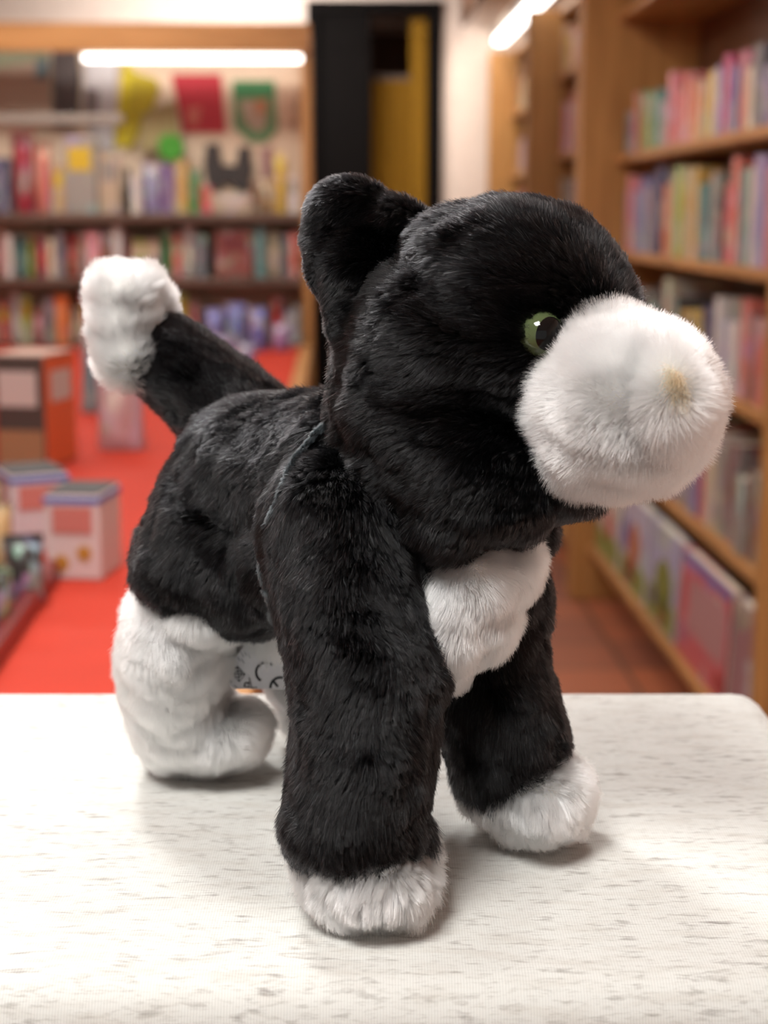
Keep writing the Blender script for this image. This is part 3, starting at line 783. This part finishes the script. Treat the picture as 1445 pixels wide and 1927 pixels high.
p = hung('cap', [(300, 262), (318, 252), (340, 258), (348, 280), (340, 300), (316, 304), (300, 290)], (72, 168, 52), 'bright green cap hung above the ochre book', 'cap', .04, 'own_colour_soft', HY-.056)
p = hung('card_pack', [(490, 280), (512, 276), (514, 330), (492, 334)], (176, 130, 130), 'dusty pink card hung right of the charcoal vest', 'card')
p = hung('card_pack', [(527, 160), (562, 160), (562, 235), (527, 235)], (222, 188, 160), 'plain tan card hung right of the green pennant', 'card')

# ---- red counter in front
CX1 = -.135
cnt = empty('red_counter', (-1.0, 3.9, 0)); tag(cnt, 'long low counter with a bright red top and wooden edge', 'counter')
def cpart(name, lst, mat, bev=.004):
    o = boxes(name, lst, mat, None, bev); o.parent = cnt; o.matrix_parent_inverse = Matrix.Translation(-cnt.location); return o
cpart('counter_top', [(-1.95, CX1, 1.25, UY-.06, ZC-.03, ZC)], 'red_top')
cpart('edge_strip', [(CX1+.0005, CX1+.045, 1.25, UY-.06, ZC-.05, ZC+.004)], 'oak_board')
cpart('base', [(-1.90, CX1-.02, 1.3, UY-.08, .003, ZC-.031)], 'dark_red')

def cp(px, py): return atZ(px, py, ZC)
# orange and black game box
a = cp(55, 884); s = a[1]/F
o = item('carton', (a[0], a[1]+.08, ZC+.001), 108*s, .15, 215*s, (60, 54, 50), 'black and orange box with a white front band on the red counter', 'box', rz=math.radians(-14), c2=(206, 196, 190))
PLAIN = CARTON.copy(); PLAIN.materials.clear(); PLAIN.materials.append(MATS['own_colour'])
o.data = PLAIN
def sub(o, name, lst, col, mat='own_colour'):
    k = boxes(name, lst, mat, None, 0); k.parent = o; oc(k, col); return k
sub(o, 'side_face', [(.496, .508, -.49, .49, .02, .98)], (226, 92, 40))
sub(o, 'top_face', [(-.49, .49, -.49, .49, .992, 1.004)], (214, 176, 160))
sub(o, 'printed_picture', [(-.40, .46, -.512, -.497, .03, .34)], (156, 116, 78))
sub(o, 'edge_band', [(-.5, -.40, -.514, -.497, .02, .97)], (150, 30, 22))
sub(o, 'side_label', [(.503, .516, -.3, .35, .58, .85)], (206, 190, 182))
# pink soft bag beside it
a = cp(222, 852); s = a[1]/F
item('packet', (a[0], a[1]+.06, ZC+.001), 92*s, .10, 175*s, (196, 160, 166), 'pink and grey bag slumped on the red counter behind the white boxes', 'packet', c2='teal')
a = cp(176, 780); s = a[1]/F
item('packet', (a[0], a[1]+.06, ZC+.001), 60*s, .10, 170*s, (90, 130, 140), 'tall teal packet standing between the orange box and pink bag', 'packet', c2='green')
# white boxes with grey lids and blue rims
def lidbox(px, py, wpx, hpx, rz, label, col):
    a = cp(px, py); s = a[1]/F
    o = item('carton', (a[0], a[1]+.05, ZC+.001), wpx*s, .105, hpx*s, col, label, 'box', 'white boxes with grey lids', rz=rz, c2=(204, 110, 100))
    o.data = PLAIN
    sub(o, 'blue_rim', [(-.51, .51, -.51, .51, .90, .97)], (62, 92, 176))
    sub(o, 'grey_lid', [(-.47, .47, -.47, .47, .97, 1.03)], (34, 34, 36), 'charcoal')
    return o
o = lidbox(150, 1092, 108, 165, math.radians(-8), 'white box with grey lid and two amber dots on the red counter', (222, 198, 196))
def disc(parent, x, z, r):
    bm = bmesh.new(); bmesh.ops.create_cone(bm, cap_ends=True, segments=20, radius1=r, radius2=r, depth=.02)
    me = bpy.data.meshes.new('amber_dot'); bm.to_mesh(me); bm.free(); k = link('amber_dot', me, 'own_colour'); k.parent = parent
    k.location = (x, -.505, z); k.rotation_euler.x = math.pi/2; k.scale.y = .7; oc(k, (190, 130, 40)); return k
disc(o, -.22, .2, .14); disc(o, .2, .32, .13)
lidbox(52, 1040, 112, 150, math.radians(24), 'white box with grey lid half turned, beside the box with amber dots', (212, 192, 196))
# dark tray with goods at the near left
tr = empty('display_tray', (-.62, 1.66, ZC)); tag(tr, 'dark red tray of black goods at the near end of the red counter', 'tray')
p0, p1 = cp(0, 1262), cp(118, 1085); p0, p1 = p1+(p0-p1)*1.5, p1
def beam_between(name, a, b, w, h, mat, z0):
    d = Vector((b[0]-a[0], b[1]-a[1], 0)); L = d.length; ang = math.atan2(d.y, d.x)
    o = boxes(name, [(0, L, 0, w, 0, h)], mat, None, .006)
    o.matrix_world = Matrix.Translation((a[0], a[1], z0)) @ Matrix.Rotation(ang, 4, 'Z'); return o
rl = beam_between('rim', p0, p1, .022, .028, 'dark_red', ZC+.001); rl.parent = tr; rl.matrix_parent_inverse = Matrix.Translation(-tr.location)
fl = boxes('tray_floor', [(0, float(np.linalg.norm(p1-p0)), .0225, .42, 0, .01)], 'charcoal', None, .002); fl.matrix_world = rl.matrix_world.copy(); fl.parent = tr; fl.matrix_parent_inverse = Matrix.Translation(-tr.location)
bpy.context.view_layer.update()
TM = rl.matrix_world.copy(); RL = float(np.linalg.norm(p1-p0))
def on_tray(u, v): return TM @ Vector((u, v, .0105))
for k, (px, py, wp, hp, d, c, lab) in enumerate([(48, 1128, 78, 128, .05, (34, 34, 34), 'black pouch in the dark red tray, next to the white boxes'), (-14, 1180, 84, 120, .05, (44, 48, 40), 'dark green pouch in the dark red tray, in front of the black pouch'),
                                             (-2, 1075, 60, 132, .04, 'tan', 'tan packet in the dark red tray, behind the black pouch'), (-30, 1030, 70, 130, .04, 'lime', 'lime green packet in the dark red tray, by the left edge')]):
    q = atZ(px, py, ZC+.012); s = q[1]/F
    item('packet', q, wp*s, d, hp*s, c, lab, 'packet', rz=.25, c2='charcoal')
# blue packets piled at the far end of the counter
for k, (px, py, wpx, hpx, c, w_) in enumerate([(405, 632, 46, 78, (110, 116, 190), 'pale blue'), (446, 640, 50, 88, (84, 92, 176), 'blue'), (486, 634, 44, 80, (100, 110, 196), 'sky blue'), (425, 655, 44, 48, 'lavender', 'lavender'), (468, 664, 46, 46, (140, 130, 190), 'lilac'), (530, 628, 40, 50, (150, 120, 180), 'violet')]):
    a = cp(px, max(py, 640)+20); s = a[1]/F
    item('packet', (a[0], a[1]-(.16 if k in (3, 4) else 0), ZC+.001), wpx*s*.78, .08, hpx*s, c, f'{w_} packet in the pile at the far end of the red counter', 'packet', 'blue packets on the counter', rz=random.uniform(-.08, .08), c2='white')

# ---- right: three bookcases in a line facing the aisle
FX, SX, BX = .86, .985, 1.27
LEV = [.21, .56, .943, 1.273, 1.60, 2.08]
def bookcase(y0, y1, levels, label, top=2.28):
    e = empty('bookcase', ((FX+BX)/2, (y0+y1)/2, 0)); tag(e, label, 'bookcase', 'oak bookcases along the aisle')
    def bp(name, lst, mat, bev=.004):
        o = boxes(name, lst, mat, None, bev); o.parent = e; o.matrix_parent_inverse = Matrix.Translation(-e.location); return o
    bp('side_panel', [(FX, BX, y1-.055, y1, .003, top)], 'oak')
    bp('side_panel', [(FX, BX, y0, y0+.055, .003, top)], 'oak')
    bp('back_panel', [(BX+.001, BX+.02, y0, y1, .003, top)], 'oak_dark', .001)
    for z in levels: bp('shelf', [(SX-.065 if z == levels[0] else SX, BX-.001, y0+.056, y1-.056, z-.028, z)], 'oak_board')
    bp('shelf', [(SX, BX-.001, y0+.056, y1-.056, top-.03, top-.001)], 'oak_board')
    bp('plinth', [(SX+.08, SX+.10, y0+.056, y1-.056, .003, .18)], 'oak_dark')  # dark wood puts the shade under the ledge into the plinth colour
    return e
NY0, NY1 = 3.12, 5.74
bookcase(NY0, NY1, LEV, 'nearest of the three oak bookcases on the aisle, with faced-out picture books')
bookcase(5.76, 7.30, [.12, .55, .95, 1.32, 1.66, 2.0], 'middle oak bookcase, seen edge-on between the near one and the strip light')
bookcase(7.32, 9.15, [.12, .55, .95, 1.3, 1.62, 1.95], 'farthest oak bookcase, beside the pale wall and under the strip light')
def shelf_books(y0, y1, z, where, cols, hmin, hmax, tmin=.03, tmax=.07, x=SX+.02, mx=30):
    y = y1; n = 0
    while n < mx:
        t = random.uniform(tmin, tmax); h = random.uniform(hmin, hmax)
        if y-t < y0: break
        c = cols[n % len(cols)]
        item('book', (x+random.uniform(0, .015), y-t/2, z+.001), .17, t*.92, h, c, f'{c} book, {ORD[n]} from the far end on {where}', 'book', 'books on '+where)
        y -= t+random.uniform(.002, .008); n += 1
# near bookcase
shelf_books(3.5, 5.66, 1.60, 'the upper shelf of the nearest bookcase', ['slate', 'lavender', 'salmon', 'green', 'ochre', 'green', 'teal', 'grey', 'pink', 'red', 'pink', 'salmon', 'orange', 'tan', 'yellow', 'lavender', 'magenta', 'blue', 'red', 'cream'], .13, .22, .06, .10)
shelf_books(3.3, 5.66, 1.273, 'the middle shelf of the nearest bookcase', ['lavender', 'pink', 'lavender', 'blue', 'grey', 'navy', 'navy', 'orange', 'beige', 'lime', 'ochre', 'grey', 'ochre', 'teal', 'grey', 'slate', 'red', 'salmon', 'teal', 'cream'], .20, .27, .06, .11)
shelf_books(3.3, 5.60, .943, 'the shelf under the middle one', ['maroon', 'salmon', 'grey', 'slate', 'teal', 'charcoal', 'beige', 'charcoal', 'ochre', 'slate', 'yellow', 'navy', 'white', 'lavender', 'white', 'salmon'], .16, .27, .07, .13)
shelf_books(3.3, 5.60, .561, 'the low shelf above the picture books', ['grey', 'brown', 'slate', 'ochre', 'yellow', 'charcoal', 'yellow', 'red', 'blue', 'lavender', 'grey', 'lavender', 'red', 'cream', 'grey', 'maroon'], .18, .28, .07, .13)
item('plush_toy', (1.06, 3.62, 1.60+.001), .18, .18, .30, (200, 30, 34), 'bright red soft toy standing by the books on the upper shelf', 'soft toy', rz=-1.4) if False else None
# faced-out picture books along the bottom shelf
def picture_book(y0, y1, h, label, cols, marks):
    w = y1-y0
    o = item('book', (SX+.035, (y0+y1)/2, LEV[0]+.002), w, .03, h, cols[0], label, 'picture book', 'picture books faced out')
    o.data = BOOK
    o.rotation_euler = (0, 0, 0); o.rotation_euler = (math.radians(0), 0, -math.pi/2)
    o.location = Vector((SX-.030, y1, LEV[0]+.002)); o.rotation_euler = (-.05, 0, -math.pi/2)
    for nm, poly, c in marks:
        bm = bmesh.new(); f = [bm.verts.new((a, -.53, b)) for a, b in poly]; g = [bm.verts.new((a, -.49, b)) for a, b in poly]
        bm.faces.new(f); bm.faces.new(g[::-1])
        for k in range(len(f)): bm.faces.new((f[k], g[k], g[(k+1) % len(f)], f[(k+1) % len(f)]))
        bmesh.ops.recalc_face_normals(bm, faces=bm.faces[:])
        me = bpy.data.meshes.new(nm); bm.to_mesh(me); bm.free(); k = link(nm, me, 'own_colour'); k.parent = o; oc(k, c)
    return o
def oval(cx, cz, a, b, n=14): return [(cx+a*math.cos(6.2832*i/n), cz+b*math.sin(6.2832*i/n)) for i in range(n)]
SKY = (196, 194, 220); GRASS = (150, 156, 70)
grass = ('printed_grass', [(.02, .02), (.98, .02), (.98, .3), (.7, .36), (.4, .28), (.02, .34)], GRASS)
picture_book(5.22, 5.64, .29, 'pale picture book with a yellow head above orange figures, farthest on the bottom shelf', [(222, 200, 200)], [grass, ('printed_figure', oval(.45, .74, .2, .12), (214, 160, 40)), ('printed_figure', oval(.55, .42, .16, .2), (206, 96, 70)), ('printed_band', [(.02, .9), (.98, .9), (.98, .98), (.02, .98)], (226, 206, 130))])
picture_book(4.74, 5.16, .29, 'lavender picture book with an orange figure and green ground on the bottom shelf', [SKY], [grass, ('printed_figure', oval(.5, .5, .22, .26), (206, 120, 76)), ('printed_figure', oval(.42, .2, .2, .16), (206, 96, 100)), ('printed_figure', oval(.15, .55, .12, .2), (110, 100, 180))])
picture_book(4.30, 4.70, .29, 'sky blue picture book with an olive tree shape on the bottom shelf', [(176, 178, 216)], [grass, ('printed_tree', oval(.55, .42, .3, .28), (134, 140, 54)), ('printed_figure', oval(.6, .16, .16, .12), (200, 110, 80)), ('printed_figure', oval(.25, .25, .1, .12), (110, 90, 150))])
picture_book(3.72, 4.26, .29, 'pink and red picture book, nearest on the bottom shelf', [(206, 82, 96)], [('printed_panel', [(.2, .3), (.95, .3), (.95, .8), (.2, .8)], (196, 140, 142)), ('printed_band', [(.02, .9), (.98, .9), (.98, .98), (.02, .98)], (110, 116, 190)), ('printed_figure', oval(.9, .15, .1, .1), (180, 60, 60))])
picture_book(3.22, 3.68, .29, 'dull mauve picture book beside the pink one, cut by the near post', [(150, 104, 112)], [('printed_band', [(.02, .05), (.98, .05), (.98, .15), (.02, .15)], (150, 60, 60))])
# middle and farthest bookcases
for z, nm, cols, h in ((2.0, 'the top shelf', ['tan', 'yellow', 'pink', 'white', 'lavender', 'charcoal', 'beige', 'ochre'], .17), (1.66, 'the upper shelf', ['pink', 'lavender', 'red', 'salmon', 'grey', 'teal', 'slate', 'lime', 'red'], .2),
                       (1.32, 'the middle shelf', ['beige', 'charcoal', 'lavender', 'purple', 'grey', 'cream', 'brown'], .22), (.95, 'the low shelf', ['red', 'blue', 'grey', 'tan', 'orange'], .2)):
    shelf_books(5.9, 7.2, z, nm+' of the middle bookcase', cols, h*.8, h*1.25, .08, .14, x=FX+.14)
for z, nm, cols, h in ((1.95, 'the top shelf', ['salmon', 'brown', 'tan', 'cream'], .2), (1.62, 'the upper shelf', ['brown', 'tan', 'lavender', 'maroon', 'grey'], .2), (1.3, 'the middle shelf', ['lavender', 'maroon', 'red', 'grey', 'lime', 'pink'], .2)):
    shelf_books(7.5, 9.0, z, nm+' of the farthest bookcase', cols, h*.8, h*1.25, .08, .14, x=FX+.14)
# strip light over the far bookcases and a wooden canopy beside it
sl = boxes('strip_light', [(.885, .945, 6.4, 9.1, 2.315, 2.355)], 'tube', None, .006)
tag(sl, 'long white strip light running above the far oak bookcases', 'strip light')
boxes('housing', [(.875, .955, 6.38, 9.12, 2.356, 2.40)], 'metal_grey', sl, .003)
cn = boxes('canopy', [(.70, .73, 3.2, 9.14, 2.42, CEIL-.002)], 'oak_dark', None, .003)
structure(cn); cn.name = 'trim_1'

# ------------------------------------------------------------------ light
def area(name, loc, sx, sy, power, col=(1, .93, .84), target=None):
    l = bpy.data.lights.new(name, 'AREA'); l.shape = 'RECTANGLE'; l.size = sx; l.size_y = sy; l.energy = power; l.color = col
    o = bpy.data.objects.new(name, l); COL.objects.link(o); o.location = loc
    if target is not None: o.rotation_euler = (Vector(target)-Vector(loc)).to_track_quat('-Z', 'Y').to_euler()
    return o
def fixture(x, y, sx, sy, power, label, col=(1, .95, .87), aim=None):
    o = boxes('ceiling_light', [(-sx/2, sx/2, -sy/2, sy/2, 0, .035)], 'metal_grey', None, .004)
    o.location = (x, y, CEIL-.036); tag(o, label, 'ceiling light', 'ceiling lights')
    k = boxes('diffuser', [(-sx/2+.015, sx/2-.015, -sy/2+.015, sy/2-.015, -.006, -.001)], 'panel_light', o)
    area('lamp_'+str(round(x*10))+'_'+str(round(y*10)), (x, y, CEIL-.05), sx*.9, sy*.9, power, col, aim)
NEU = (1, .985, .965)
fixture(-.45, 1.55, .26, .26, 25, 'ceiling spot light behind and left of the podium', NEU)
fixture(.35, 1.75, .26, .26, 11, 'ceiling spot light behind and right of the podium', NEU)
fixture(-.5, -.25, .7, .7, 34, 'added square fill light over the photographer', NEU)  # added front fill, brightens the camera side of the cat
fixture(-1.0, 3.2, 1.2, .3, 9, 'long ceiling light above the near half of the red counter')
fixture(-1.0, 5.4, 1.2, .3, 20, 'long ceiling light above the far half of the red counter')
fixture(.15, 4.4, .3, .9, 9, 'long ceiling light above the aisle by the nearest bookcase')
fixture(.75, 8.5, .2, .6, 12, 'short ceiling light at the far end of the aisle')
fixture(-.5, 8.2, 1.2, .3, 60, 'added long wall-washer light behind the tall display shelving', NEU, (-.5, 9.2, 2.0))  # added lamp aimed at the back wall to brighten it above the shelving
w = bpy.data.worlds.new('world'); scene.world = w; w.use_nodes = True
w.node_tree.nodes['Background'].inputs[0].default_value = (1, .97, .94, 1)
w.node_tree.nodes['Background'].inputs[1].default_value = .38

# ------------------------------------------------------------------ view
scene.view_settings.view_transform = 'Standard'; scene.view_settings.look = 'None'
scene.view_settings.gamma = 1; scene.view_settings.use_curve_mapping = False
scene.view_settings.exposure = 0.0
scene.cycles.use_denoising = True; scene.cycles.use_adaptive_sampling = True; scene.cycles.adaptive_threshold = .08; scene.cycles.adaptive_min_samples = 16; scene.cycles.time_limit = 900
scene.cycles.max_bounces = 9; scene.cycles.transmission_bounces = 9; scene.cycles.glossy_bounces = 9; scene.cycles.diffuse_bounces = 3
scene.cycles.sample_clamp_indirect = 6
scene.cycles_curves.shape = 'RIBBONS'
MATS['panel_light'].cycles.emission_sampling = 'NONE'
